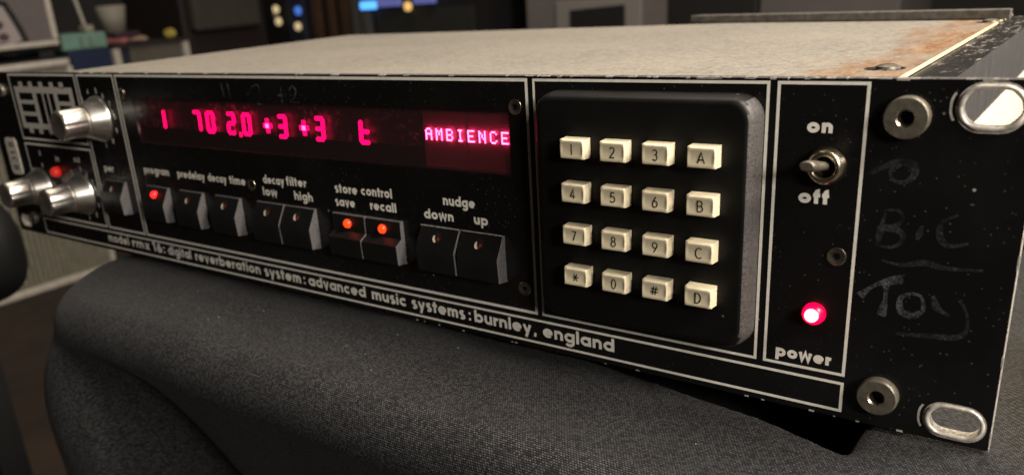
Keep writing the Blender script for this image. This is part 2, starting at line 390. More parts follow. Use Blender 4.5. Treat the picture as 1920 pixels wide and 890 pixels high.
# ================================================================== THE STOOL UNDER THE UNIT
def smooth(t): t = max(0., min(1., t)); return t * t * (3 - 2 * t)
stool = empty('padded_stool', (350, 120, -415), 'large stool under a stretched black woven cover, carrying the rack unit', 'stool')
def build_cover():
    bm = bmesh.new(); uvl = bm.loops.layers.uv.new('UVMap')
    xl, xr, yf, yb, rc = 106, 660, -40, 330, 42
    per = []                                   # (x, y, nx, ny, s)
    s_ = 0
    def add(x, y, nx, ny):
        nonlocal s_
        if per: s_ += max(.001, math.hypot(x - per[-1][0], y - per[-1][1]))
        per.append((x, y, nx, ny, s_))
    k = 60
    for i in range(k): add(xl, yb + (yf + rc - yb) * i / k, -1, 0)
    for i in range(17):
        a = math.radians(180 + 90 * i / 16); add(xl + rc + rc * math.cos(a), yf + rc + rc * math.sin(a), math.cos(a), math.sin(a))
    k = 230
    for i in range(1, k): add(xl + rc + (xr - xl - rc) * i / k, yf, 0, -1)
    for i in range(13):
        a = math.radians(270 + 90 * i / 12); add(xr + rc * math.cos(a), yf + rc + rc * math.sin(a), math.cos(a), math.sin(a))
    for i in range(1, 40): add(xr + rc, yf + rc + (yb - yf - rc) * i / 39, 1, 0)
    rows = []
    nt_, na, nd = 130, 12, 50
    def top_z(x, y):
        z = -2.2 + 1.1 * noise.noise(Vector((x * .012, y * .012, 1))) + .5 * noise.noise(Vector((x * .05, y * .04, 4))) + 1.5 * noise.noise(Vector((x * .022 + y * .03, y * .018 - x * .006, 8)))
        ye = 3 - 17 * max(0, min(1.1, (x - 352) / 96)) ** 2; z -= 18.0 * smooth((x - 345) / 25) * smooth((456 - x) / 10) * smooth((y - ye) / 6) * smooth((80 - y) / 40)
        z -= 2.0 * smooth((-y - 5) / 34)
        z += 21 * math.exp(-((x - 497) / 9) ** 2 - ((y - 55) / 40) ** 2)                      # the gathered fold beside the unit
        z += 4 * math.exp(-((x - 540) / 24) ** 2) * smooth((y + 60) / 60)
        return z
    grid = []
    for (x, y, nx, ny, s) in per:
        line = []; R_ = 12 + 5 * ny * ny if nx < 0 else 17
        q = Vector((min(max(x, 200), 560), 150))
        for j in range(nt_):
            t = (j / nt_) ** .6
            px, py = q.x + (x - q.x) * t, q.y + (y - q.y) * t
            line.append((px, py, top_z(px, py), (px, py)))
        ze = top_z(x, y); corner = math.exp(-((s - 370) / 60) ** 2)
        for j in range(na + 1):
            a = PI / 2 * j / na
            o_ = R_ * math.sin(a); z = ze - R_ * (1 - math.cos(a))
            line.append((x + nx * o_, y + ny * o_, z, (x + nx * R_ * a, y + ny * R_ * a)))
        for j in range(1, nd + 1):
            d = 388 * (j / nd) ** 1.3
            left = smooth((s0c + 40 - s) / 30)
            fl_ = (.10 * left - .50 * (1 - left)) * d * math.exp(-d / 260)
            amp = d / (d + 38)
            u = s - s0c
            f_ = 0
            f_ += 36 * math.exp(-((u - 22 - .16 * d) / (9 + .09 * d)) ** 2)                    # ridge falling from the corner
            f_ -= 42 * math.exp(-((u - 58 - .45 * d) / (18 + .14 * d)) ** 2)                    # shaded valley next to it
            f_ += 9 * math.exp(-((u - 128 - .3 * d) / 34) ** 2)
            f_ -= 13 * math.exp(-((u - 2) / 5) ** 2)                                # seam groove
            f_ += 6 * math.sin(u * .035 + 1.3) * smooth((u - 150) / 60)
            f_ += 5 * noise.noise(Vector((u * .02, d * .008, 3)))
            o_ = R_ + fl_ + amp * f_
            line.append((x + nx * o_, y + ny * o_, ze - R_ - d, (x + nx * (R_ * 1.57 + d), y + ny * (R_ * 1.57 + d))))
        grid.append(line)
    V = [[bm.verts.new(p_[:3]) for p_ in ln] for ln in grid]
    for i in range(len(V) - 1):
        for j in range(len(V[0]) - 1):
            f_ = bm.faces.new((V[i][j], V[i][j + 1], V[i + 1][j + 1], V[i + 1][j])); f_.smooth = True
            for lp, (a_, b_) in zip(f_.loops, ((i, j), (i, j + 1), (i + 1, j + 1), (i + 1, j))):
                # panel-wise mapping: distance along the edge / across it keeps the weave undistorted on top and drape
                s = per[a_][4]; u_, v_ = grid[a_][b_][3]
                lp[uvl].uv = (u_, v_)
    bmesh.ops.recalc_face_normals(bm, faces=bm.faces[:])
    return bm
s0c = 330 - (-40 + 42) + 42 * .785     # arc length at the near left corner
link('cover', build_cover(), M_fab, stool, smooth=True)
bm = bmesh.new()
for i in range(26):
    x = random.uniform(170, 455); y = random.uniform(-36, -6) ; z = -1.6 - 2.0 * smooth((-y - 5) / 34); a = random.uniform(0, 3); l = random.uniform(.15, .55); h = random.uniform(.05, .12)
    box(bm, x - l * math.cos(a), x + l * math.cos(a) + .08, y - h, y + h, z, z + h)
link('lint', bm, plain('white_lint', (.42, .42, .40), .9), stool)['kind'] = 'stuff'
bm = bmesh.new(); box(bm, 190, 640, 60, 320, -400, -45)
link('base', bm, plain('stool_base', (.02, .02, .02), .8), stool)

# ================================================================== THE RACK UNIT
unit = empty('rack_reverb_unit', (241.3, 120, 0), 'black two-space rack digital reverb with lit red display, keypad and beige lid', 'rack unit')
W, H, T = 482.6, 88.1, 3.0

# ---- front panel with its slots and display opening (2D curve, filled and extruded)
def curve_panel():
    cu = bpy.data.curves.new('panel_outline', 'CURVE'); cu.dimensions = '2D'; cu.fill_mode = 'BOTH'
    def loop(pts):
        sp = cu.splines.new('POLY'); sp.points.add(len(pts) - 1); sp.use_cyclic_u = True
        for q, (a, b_) in zip(sp.points, pts): q.co = (a * S, b_ * S, 0, 1)
    loop(rrect(0, W, 0, H, .6, 3))
    for sx_, sz_ in ((473.3, 82.0), (474.6, 5.9), (8.8, 82.0), (8.8, 6.2)):
        hh = 4.1 if sz_ > 50 else 3.5; loop(rrect(sx_ - 5.6, sx_ + 5.6, sz_ - hh, sz_ + hh, hh - .1, 8))
    loop([(142, 57.4), (346.3, 57.4), (346.3, 77.2), (142, 77.2)])
    cu.extrude = (T / 2 - .12) * S; cu.bevel_depth = .12 * S; cu.bevel_resolution = 1; cu.offset = -.12 * S
    o = bpy.data.objects.new('tmp', cu); COL.objects.link(o)
    dg = bpy.context.evaluated_depsgraph_get(); dg.update()
    me = bpy.data.meshes.new_from_object(o.evaluated_get(dg)); bpy.data.objects.remove(o)
    bm = bmesh.new(); bm.from_mesh(me); bpy.data.meshes.remove(me)
    for v_ in bm.verts:
        x, z, h = v_.co.x / S, v_.co.y / S, v_.co.z / S
        v_.co = (x, T / 2 - h, z)
    bmesh.ops.remove_doubles(bm, verts=bm.verts[:], dist=.001)
    bmesh.ops.recalc_face_normals(bm, faces=bm.faces[:])
    for f_ in bm.faces:
        f_.material_index = 0
        c_ = f_.calc_center_median()
        side = abs(f_.normal.y) < .98
        slotty = (c_.x < 20 or c_.x > 465) and (c_.z > 70 or c_.z < 14)
        if side and (slotty or c_.x > W - 1 or c_.z > H - 1): f_.material_index = 1
        if side and c_.z > H - 1: f_.material_index = 2
    return bm
M_topedge = plain('scuffed_top_edge', (.085, .08, .078), .5, .2, .5, .8, 700, .4)
panel = link('front_panel', curve_panel(), [M_panel, M_edge, M_topedge], unit)

# worn, bare places along the edges
bm = bmesh.new()
for i in range(16):
    z = random.uniform(0, 88); h = random.uniform(.4, 3.4)
    box(bm, W - random.uniform(.10, .32), W + .06, -.05 - random.uniform(0, .05), .5, z, z + h)
for i in range(60):
    x = random.choice([random.uniform(355, 482), random.uniform(100, 482)]); l = random.uniform(.4, 3.2)
    box(bm, x, x + l, -.04 - random.uniform(0, .03), random.uniform(.2, 1.6), H - random.uniform(.1, .5), H + .05)
for i in range(16):
    x = random.uniform(300, 470); l = random.uniform(.3, 1.6)
    box(bm, x, x + l, -.05, .3, -.05, random.uniform(.1, .5))
for sx_, sz_ in ((473.3, 82.0), (474.6, 5.9)):
    hh = 4.9 if sz_ > 50 else 4.2; ring = rrect(sx_ - 6.3, sx_ + 6.3, sz_ - hh, sz_ + hh, hh - .2, 8)
    ribbon(bm, ring, 1.25, -.03, closed=True)
    a = rrect(sx_ - 7.9, sx_ + 7.0, sz_ - 5.0, sz_ + 5.2, 4.6, 8)
    ribbon(bm, a[14:22], .5, -.03)
wear = link('paint_wear', bm, M_chip, panel); wear['kind'] = 'stuff'
# raised burr round the slots
for sx_, sz_ in ((473.3, 82.0), (474.6, 5.9)):
    bm = bmesh.new()
    hh = 4.5 if sz_ > 50 else 3.9; ring = rrect(sx_ - 6.0, sx_ + 6.0, sz_ - hh, sz_ + hh, hh - .15, 10)
    k = 6; V = []
    for i, (x, z) in enumerate(ring):
        a_, b_ = Vector(ring[i - 1]), Vector(ring[(i + 1) % len(ring)]); t = (b_ - a_).normalized(); nn_ = Vector((t.y, -t.x))
        rr_ = .58 * (1 + .5 * noise.noise(Vector((x * .4, z * .4, 2))))
        V.append([bm.verts.new((x + nn_.x * rr_ * math.cos(2 * PI * j / k), -.1 + rr_ * .8 * math.sin(2 * PI * j / k), z + nn_.y * rr_ * math.cos(2 * PI * j / k))) for j in range(k)])
    for i in range(len(V)):
        for j in range(k):
            f_ = bm.faces.new((V[i][j], V[(i + 1) % len(V)][j], V[(i + 1) % len(V)][(j + 1) % k], V[i][(j + 1) % k])); f_.smooth = True
    link('slot_rim', bm, M_chip, panel, auto=True)

# ---- printed frames
Y0 = -.02
zT, zL0, zL1, zL2 = 86.9, 2.13, 9.97, 12.48
lw = .78
frames = [
  [(131.2, zT), (353.3, zT), (353.3, zL2), (131.2, zL2)],
  [(355.9, zT), (425.1, zT), (425.1, zL2), (355.9, zL2)],
  [(427.7, zT), (448.25, zT), (448.25, zL2), (427.7, zL2)],
  [(98.0, zT), (129.0, zT), (129.0, zL2), (98.0, zL2)],
  [(30.2, zT), (95.6, zT), (95.6, 54.0), (30.2, 54.0)],
  [(30.2, 51.2), (95.6, 51.2), (95.6, zL2), (30.2, zL2)],
  [(30.2, zL1), (448.25, zL1), (448.25, zL0), (30.2, zL0)],
]
for fr_ in frames:
    bm = bmesh.new(); ribbon(bm, fr_, lw * (1.25 if fr_[0][0] < 140 and fr_[0][1] > 20 else 1), Y0, closed=True)
    link('printed_frame', bm, M_print, panel)

# ---- printed words
def word(s_, x0, z0, xh, width, **k):
    bm = bmesh.new(); text(bm, s_, x0, z0, xh, width, Y0 - .06, **k); return link('lettering', bm, M_print, panel)
for s_, a_, b_ in (('model', 94.2, 113), ('rmx', 115.6, 131), ('16:', 133.6, 143.6), ('digital', 146, 164.2), ('reverberation', 167.1, 213.2), ('system', 215.7, 238.6),
                  (':', 240.3, 241.15), ('advanced', 243.1, 275.2), ('music', 278.3, 295.9), ('systems', 298.5, 323.2), (':', 324.9, 325.75), ('burnley', 327.3, 350.9), (',', 352.0, 353.0), ('england', 355.4, 381.6)):
    word(s_, a_, 4.65, 3.15, b_ - a_, wt=.29)
for s_, a_, b_, z in (('power', 430.6, 445.0, 14.4), ('on', 434.9, 441.0, 75.1), ('off', 433.9, 441.4, 57.5), ('nudge', 317.5, 331.0, 45.4), ('down', 308.5, 321.6, 39.9), ('up', 330.1, 335.9, 40.1),
                     ('store', 265.5, 277.2, 45.2), ('control', 279.1, 294.3, 45.4), ('save', 264.9, 275.2, 40.1), ('recall', 282.9, 295.7, 40.3), ('decay', 224.3, 237.0, 45.3), ('filter', 238.4, 250.0, 45.6),
                     ('low', 223.2, 231.9, 40.3), ('high', 242.0, 252.6, 40.2), ('program', 139.6, 159.3, 43.2), ('predelay', 165.5, 185.4, 43.2), ('decay', 187.6, 200.3, 43.2), ('time', 202.3, 212.9, 43.3), ('per', 105.2, 113.5, 41.6)):
    word(s_, a_, z, 2.45, b_ - a_, wt=.35 if s_ in ('on', 'off', 'power') else .31)

# ---- small printed marks around the knobs (dial numbers)
bm = bmesh.new()
def mark(x, z, ch, h=2.3):
    thin(bm, ch, x, z, h, h * .85, Y0 - .06, .42)
for i, (x, z) in enumerate(((112.8, 79.8), (117.8, 77.8), (122.2, 74.0), (124.6, 68.6), (123.6, 61.9), (118.6, 56.9), (111.9, 54.6), (100.6, 57.6), (98.9, 75.6), (105.5, 79.4))): mark(x, z, str((i + 5) % 10))
for i, (x, z) in enumerate(((82.0, 40.6), (86.9, 38.4), (91.0, 34.6), (93.4, 29.4), (92.3, 22.9), (88.0, 17.7), (80.5, 15.2), (72.5, 38.2))): mark(x, z, str((i + 5) % 10))
for i, (x, z) in enumerate(((43.9, 46.6), (43.6, 40.4), (50.0, 36.0), (33.0, 37.0), (50.5, 22.0), (46.0, 17.5))): mark(x, z, str((i + 5) % 10))
link('dial_numbers', bm, M_print, panel)['kind'] = 'stuff'
word('in', 59.3, 43.4, 2.1, 3.6, wt=.24); word('out', 77.6, 44.2, 2.1, 6.2, wt=.24)

# ---- maker's printed emblem: comb-edged block with three strokes of lettering
bm = bmesh.new()
def bar(x0, x1, z0, z1):
    ribbon(bm, [(x0, (z0 + z1) / 2), (x1, (z0 + z1) / 2)], z1 - z0, Y0 - .06)
bar(33.6, 91.4, 77.9, 81.0); bar(33.6, 91.4, 59.6, 62.4)
bar(33.6, 37.4, 61, 79); bar(87.6, 91.4, 61, 79)
for x in (41.5, 51.5, 62.0, 72.5, 82.0):
    bar(x - 2.0, x + 2.0, 80.5, 83.4); bar(x - 2.0, x + 2.0, 57.2, 60.5)
bar(51.5, 55.3, 61, 79); bar(72.6, 76.4, 61, 79); bar(61.0, 62.6, 61, 79); bar(66.4, 68.0, 61, 79)
bar(36, 53, 72.2, 74.2); bar(36, 53, 66.2, 68.2); bar(74, 89, 72.2, 74.2); bar(74, 89, 66.2, 68.2)
link('emblem', bm, M_logo, panel)

# ---- handwriting in chalk pencil
def scribble(strokes, wd, mt):
    bm = bmesh.new()
    for st in strokes:
        pts = [Vector(q) for q in st]; out = []
        for i in range(len(pts) - 1):
            p0, p1, p2, p3 = pts[max(i - 1, 0)], pts[i], pts[i + 1], pts[min(i + 2, len(pts) - 1)]
            for k in range(5):
                t = k / 5
                out.append(.5 * ((2 * p1) + (p2 - p0) * t + (2 * p0 - 5 * p1 + 4 * p2 - p3) * t * t + (3 * p1 - p0 - 3 * p2 + p3) * t ** 3))
        out.append(pts[-1])
        ribbon(bm, out, wd * 1.2, Y0 - .07, wfn=lambda t: .8 + .35 * math.sin(t * 7 + wd * 9))
    return link('handwriting', bm, mt, panel)
scribble([[(207.6, 84.4), (208.4, 79.0)], [(211.6, 84.6), (212.2, 78.8)], [(222.6, 80.6), (224.6, 80.6)], [(226.2, 83.2), (229.6, 84.0), (230.8, 82.6), (230.0, 79.0)], [(228, 76.9), (230.6, 76.8)],
          [(240.6, 80.2), (245.4, 80.4)], [(243.2, 83.4), (243.0, 77.6)], [(247.6, 82.0), (249.6, 83.8), (251.4, 82.0), (249.6, 79.4), (247.4, 77.9), (252.4, 78.0)]], .62, M_chalk)
scribble([[(449.6, 65.6), (452.6, 67.6), (456.4, 69.2), (459.3, 68.6), (459.6, 66.2), (457.6, 64.4), (455.2, 65.0), (454.6, 67.0), (456.6, 68.6)]], 1.3, M_chalk2)
scribble([[(454.4, 57.0), (453.6, 52.0), (453.2, 48.6)], [(454.0, 57.4), (457.2, 57.6), (458.2, 55.6), (456.4, 53.6), (454.0, 53.2), (457.6, 52.8), (458.8, 50.8), (456.8, 48.6), (453.0, 48.6)],
          [(462.6, 54.6), (461.8, 51.0)], [(469.6, 57.8), (466.6, 55.8), (466.4, 52.6), (468.4, 50.4), (472.4, 51.4)],
          [(454.6, 45.0), (459.0, 44.4), (464.0, 45.6), (468.0, 44.9), (476.0, 45.4)]], 1.15, M_chalk2)
scribble([[(450.4, 35.0), (454.0, 38.6), (459.8, 41.0)], [(456.2, 39.8), (456.3, 35.0), (455.8, 30.6)]], 1.6, M_chalk)
scribble([[(462.2, 37.6), (459.8, 36.2), (460.0, 32.8), (462.6, 31.8), (464.8, 33.8), (464.2, 37.0), (462.2, 37.6)], [(466.6, 37.8), (467.8, 34.8), (470.6, 33.4)]], 1.25, M_chalk)
scribble([[(472.2, 37.6), (474.0, 34.4), (474.4, 30.6), (472.6, 28.2), (466.6, 27.4), (459.6, 26.6)]], 1.05, M_chalk2)

# ---- display: bay behind the panel, lit segments, smoked pane
bm = bmesh.new()
bx0, bx1, bz0, bz1, by = 141.6, 346.8, 56.9, 77.7, 3.9
face(bm, [(bx0, by, bz0), (bx1, by, bz0), (bx1, by, bz1), (bx0, by, bz1)])
face(bm, [(bx0, T, bz0), (bx1, T, bz0), (bx1, by, bz0), (bx0, by, bz0)]); face(bm, [(bx0, T, bz1), (bx1, T, bz1), (bx1, by, bz1), (bx0, by, bz1)])
face(bm, [(bx0, T, bz0), (bx0, T, bz1), (bx0, by, bz1), (bx0, by, bz0)]); face(bm, [(bx1, T, bz0), (bx1, T, bz1), (bx1, by, bz1), (bx1, by, bz0)])
bay = link('display_window', bm, M_bay, unit)
bm = bmesh.new(); box(bm, 142.0, 346.2, .25, 1.1, 57.4, 77.2); link('smoked_pane', bm, M_pane, bay)
M_mod = plain('display_module', (.085, .055, .06), .5, nz=.1); M_mod.node_tree.nodes['Principled BSDF'].inputs['Emission Color'].default_value = (1, 0, .2, 1); M_mod.node_tree.nodes['Principled BSDF'].inputs['Emission Strength'].default_value = .004  # faint red emission adds the scattered glow of the lit characters
bm = bmesh.new(); box(bm, 309.6, 328.0, 2.3, 3.8, 57.3, 77.3); box(bm, 328.4, 346.0, 2.3, 3.8, 57.3, 77.3)
for z in (57.9, 76.2):
    box(bm, 310.0, 345.7, 1.7, 2.3, z, z + .5)
link('display_module', bm, M_mod, bay)
SEG = {'0': 'abcdef', '1': 'bc', '2': 'abged', '3': 'abgcd', '7': 'abc', 't': 'fegd'}
def sevenseg(ch, cx, cz, wd=3.9, h=7.7, th=1.5, y=1.35, slant=.06):
    bm = bmesh.new(); a, b_ = wd / 2, h / 2
    ends = {'a': ((-a, b_), (a, b_)), 'b': ((a, b_), (a, 0)), 'c': ((a, 0), (a, -b_)), 'd': ((-a, -b_), (a, -b_)), 'e': ((-a, 0), (-a, -b_)), 'f': ((-a, b_), (-a, 0)), 'g': ((-a, 0), (a, 0))}
    for s_ in SEG[ch]:
        p0, p1 = [Vector(q) for q in ends[s_]]; d = (p1 - p0).normalized(); p0 += d * .35; p1 -= d * .35; nn_ = Vector((-d.y, d.x)) * th / 2
        if ch == '1': p0.x = p1.x = 0
        poly = [p0 + nn_ * .75, p0 - d * .45, p0 - nn_ * .75] if 0 else [p0 - d * .5, p0 - nn_, p1 - nn_, p1 + d * .5, p1 + nn_, p0 + nn_]
        q = [(cx + v_.x + v_.y * slant, cz + v_.y) for v_ in poly]
        prism(bm, q, y, y + .5, 'y')
    return link('lit_digit', bm, M_digit, bay)
for ch, x in (('1', 161.2), ('7', 184.9), ('0', 194.0), ('2', 207.7), ('0', 217.5), ('3', 238.9), ('3', 259.6), ('t', 282.8)): sevenseg(ch, x, 68.2)
bm = bmesh.new(); box(bm, 212.3, 213.3, 1.35, 1.85, 63.0, 64.8); link('lit_comma', bm, M_digit, bay)
for x in (230.3, 251.3):
    bm = bmesh.new(); box(bm, x - 2.3, x + 2.3, 1.35, 1.85, 67.3, 69.1); box(bm, x - .75, x + .75, 1.3, 1.8, 65.4, 71.0); o = link('lit_plus_sign', bm, M_digit, bay)
    bm = bmesh.new(); box(bm, x - .9, x + .9, 1.2, 1.29, 67.4, 69.0); link('lit_centre', bm, M_digit_hot, bay)
FONT = {'A': '01110 10001 10001 11111 10001 10001 10001', 'M': '10001 11011 10101 10101 10001 10001 10001', 'B': '11110 10001 10001 11110 10001 10001 11110', 'I': '01110 00100 00100 00100 00100 00100 01110',
        'E': '11111 10000 10000 11110 10000 10000 11111', 'N': '10001 11001 10101 10101 10011 10001 10001', 'C': '01110 10001 10000 10000 10000 10001 01110'}
for i, ch in enumerate('AMBIENCE'):
    bm = bmesh.new(); cx = 311.4 + i * 4.42
    for r_, row in enumerate(FONT[ch].split()):
        for c_, on in enumerate(row):
            if on == '1':
                x = cx + c_ * .55; z = 70.5 - r_ * .56
                box(bm, x - .20, x + .20, 1.4, 1.6, z - .22, z + .22)
    link('lit_character', bm, M_dot, bay)

# ---- push buttons
def wedge(h0=37.4):
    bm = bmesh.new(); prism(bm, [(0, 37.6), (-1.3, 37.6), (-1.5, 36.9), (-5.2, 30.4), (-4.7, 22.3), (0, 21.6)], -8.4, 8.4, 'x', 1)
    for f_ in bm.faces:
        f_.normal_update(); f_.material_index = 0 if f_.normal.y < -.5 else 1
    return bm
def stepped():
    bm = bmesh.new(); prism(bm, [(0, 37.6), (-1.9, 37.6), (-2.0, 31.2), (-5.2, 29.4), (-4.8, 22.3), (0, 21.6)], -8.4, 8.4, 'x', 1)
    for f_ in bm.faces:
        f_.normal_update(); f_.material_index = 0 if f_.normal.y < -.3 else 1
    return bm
def local(bm, parent, name, mt, loc, **k):           # bm is already relative to loc
    return link(name, bm, mt, parent, loc=loc, shift=False, **k)
btn_w = btn_s = hole_p = led_p = None
BT = [(114.2, 'w', 0), (149.0, 'w', 2), (174.5, 'w', 0), (200.0, 'w', 0), (227.6, 'w', 0), (245.4, 'w', 0), (272.4, 's', 1), (290.0, 's', 1), (316.0, 'w', 0), (333.9, 'w', 0)]
for x, kd, lit in BT:
    if kd == 'w':
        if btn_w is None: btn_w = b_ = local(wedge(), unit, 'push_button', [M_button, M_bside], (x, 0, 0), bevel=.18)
        else: b_ = inst(btn_w, 'push_button', unit, (x, 0, 0))
    else:
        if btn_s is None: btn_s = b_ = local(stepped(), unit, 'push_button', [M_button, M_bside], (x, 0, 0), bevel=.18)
        else: b_ = inst(btn_s, 'push_button', unit, (x, 0, 0))
    # indicator in the upper half
    z = 34.4; yb_ = -1.95 if kd == 's' else -2.9
    if lit:
        bm = bmesh.new(); lathe(bm, 0, 0, [(.6, 1.75), (-.6, 1.75), (-1.3, 1.45), (-1.8, .9), (-2.0, .01)], 20)
        o = local(bm, b_, 'indicator_lamp', M_led_or if lit == 1 else M_led_red, (x, yb_, z))
        bm = bmesh.new(); lathe(bm, 0, 0, [(0, 2.0), (-.06, 2.0), (-.06, 1.5), (0, 1.5)], 20, cap=False); local(bm, b_, 'lamp_hole', M_hole, (x, yb_ - .35, z))
    else:
        bm = bmesh.new()
        ang = math.atan2(3.7, 6.5)
        disc(bm, 0, 0, 1.75, 0, k=20)
        for v_ in bm.verts: v_.co.y = -v_.co.z * -math.tan(ang) - .10
        local(bm, b_, 'lamp_hole', M_hole, (x, yb_ - .02, z))
        bm = bmesh.new()                                              # light on the hole's far wall painted as a cream crescent; dull lamp inside
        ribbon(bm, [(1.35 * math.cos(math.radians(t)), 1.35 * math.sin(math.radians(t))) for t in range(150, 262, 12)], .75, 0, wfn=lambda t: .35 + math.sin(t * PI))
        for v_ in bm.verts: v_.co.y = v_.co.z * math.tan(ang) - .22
        local(bm, b_, 'hole_wall_light', M_hole_light, (x, yb_ - .02, z))
        bm = bmesh.new(); disc(bm, .55, -.35, .5, 0, k=12)
        for v_ in bm.verts: v_.co.y = v_.co.z * math.tan(ang) - .17
        local(bm, b_, 'indicator_lamp', M_led_off, (x, yb_ - .02, z))
# worn light line on the upper edges of the nudge buttons
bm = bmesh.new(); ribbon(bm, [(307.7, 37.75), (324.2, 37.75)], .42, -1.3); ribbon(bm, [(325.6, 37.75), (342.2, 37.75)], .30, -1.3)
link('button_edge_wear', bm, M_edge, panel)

# ---- control knobs
def knob(x, z):
    parent_loc = (x, 0, z)
    bm = bmesh.new(); lathe(bm, 0, 0, [(0, 10.8), (-1.2, 10.7), (-1.7, 10.3), (-8.0, 7.5), (-8.6, 7.0), (-8.7, 5.6)], 64)
    return bm
def knob_cap():
    bm = bmesh.new(); seg = 72; rings = []
    for y, r in ((-8.5, 5.8), (-9.2, 6.7), (-10, 7.0), (-19.6, 6.8), (-20.8, 6.3), (-21.1, 5.2), (-20.7, 4.7), (-20.7, .01)):
        rr_ = []
        for k in range(seg):
            a = 2 * PI * k / seg; fl_ = 1 - (.05 * max(0, math.cos(a * 6)) ** 4 if -20.9 < y < -9.5 else 0)
            rr_.append(bm.verts.new((r * fl_ * math.cos(a), y, r * fl_ * math.sin(a))))
        rings.append(rr_)
    for a_, b_ in zip(rings, rings[1:]):
        for k in range(seg):
            f_ = bm.faces.new((a_[k], a_[(k + 1) % seg], b_[(k + 1) % seg], b_[k])); f_.smooth = True
    bmesh.ops.recalc_face_normals(bm, faces=bm.faces[:]); return bm
kn = kc = None
for x, z in ((111.4, 67.0), (80.6, 28.0), (39.2, 28.0)):
    if kn is None:
        kn = k_ = local(knob(x, z), unit, 'control_knob', M_alu, (x, 0, z)); kc = local(knob_cap(), k_, 'knob_cap', M_alu, (x, 0, z))
    else:
        k_ = inst(kn, 'control_knob', unit, (x, 0, z)); inst(kc, 'knob_cap', k_, (x, 0, z))
# overload lamp
bm = bmesh.new(); lathe(bm, 0, 0, [(0, 2.7), (-2.2, 2.6), (-3.4, 2.0), (-3.9, 1.0), (-4.0, .01)], 24)
m, n, b = nt('red_lamp_lens'); b.inputs['Base Color'].default_value = (.55, .03, .02, 1); b.inputs['Roughness'].default_value = .15
b.inputs['Emission Color'].default_value = (1, .03, .02, 1); b.inputs['Emission Strength'].default_value = .35
link('overload_lamp', bm, m, unit, loc=(59.2, 0, 38.0), shift=False)

# ---- keypad
bm = bmesh.new()
prof = [(0, 0.0), (-3.8, .35), (-5.2, .75), (-6.2, 1.35), (-6.8, 2.2), (-7.0, 3.4)]
V = []
for y, ins in prof:
    V.append([bm.verts.new((a_, y, c_)) for a_, c_ in rrect(358.8 + ins, 424.5 - ins * .75, 15.8 + ins * .8, 84.3 - ins * .6, 6.2 - ins * .5, 8)])
for a_, b_ in zip(V, V[1:]):
    for i in range(len(a_)):
        f_ = bm.faces.new((a_[i], a_[(i + 1) % len(a_)], b_[(i + 1) % len(a_)], b_[i])); f_.smooth = True; f_.material_index = 0
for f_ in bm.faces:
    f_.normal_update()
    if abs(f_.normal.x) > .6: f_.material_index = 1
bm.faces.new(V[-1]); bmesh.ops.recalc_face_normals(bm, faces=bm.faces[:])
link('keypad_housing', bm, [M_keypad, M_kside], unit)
def keycap():
    bm = bmesh.new(); w2, h2 = 3.75, 2.72
    N_ = 8
    rows = []
    for j in range(N_ + 1):                     # dished front: raised rims left and right, hollow across
        rows.append([])
        for i in range(N_ + 1):
            u, v_ = i / N_ * 2 - 1, j / N_ * 2 - 1
            y = -4.1 + .34 * (1 - v_ * v_) * 1.0
            rows[-1].append(bm.verts.new((u * (w2 - .42), y, v_ * (h2 - .42))))
    for j in range(N_):
        for i in range(N_):
            f_ = bm.faces.new((rows[j][i], rows[j][i + 1], rows[j + 1][i + 1], rows[j + 1][i])); f_.smooth = True
    loop = rows[0][:] + [r_[-1] for r_ in rows[1:]] + rows[-1][-2::-1] + [r_[0] for r_ in rows[-2:0:-1]]
    def ring(grow, y): 
        return [bm.verts.new((v_.co.x * (w2 + grow) / (w2 - .42), y if True else v_.co.y, v_.co.z * (h2 + grow) / (h2 - .42))) for v_ in loop]
    R1, R2, R3 = ring(-.14, -3.98), ring(0, -3.5), ring(.12, 0)
    for A_, B_ in ((loop, R1), (R1, R2), (R2, R3)):
        for i in range(len(A_)):
            j = (i + 1) % len(A_); f_ = bm.faces.new((A_[i], A_[j], B_[j], B_[i])); f_.smooth = (B_ is not R3)
    bmesh.ops.recalc_face_normals(bm, faces=bm.faces[:])
    return bm
key0 = None
LEG = ['123A', '456B', '789C', '*0#D']
for r_, row in enumerate(LEG):
    for c_, ch in enumerate(row):
        x = 374.7 + 12.6 * c_; z = 69.5 - 12.6 * r_ 
        loc = (x, -7.0, z)
        if key0 is None: key0 = k_ = local(keycap(), unit, 'key', M_key, loc)
        else: k_ = inst(key0, 'key', unit, loc)
        k_.rotation_euler = (math.radians(random.uniform(-.8, .8)), 0, math.radians(random.uniform(-.8, .8)))
        bm = bmesh.new(); thin(bm, ch, .1, -.05, 3.0 if ch in '*#' else 2.8, 2.9 if ch in '*#' else 2.4, -3.82, .31)
        for v_ in bm.verts: v_.co.y += -.34 * (v_.co.z / 2.3) ** 2
        local(bm, k_, 'legend', M_ink, loc)

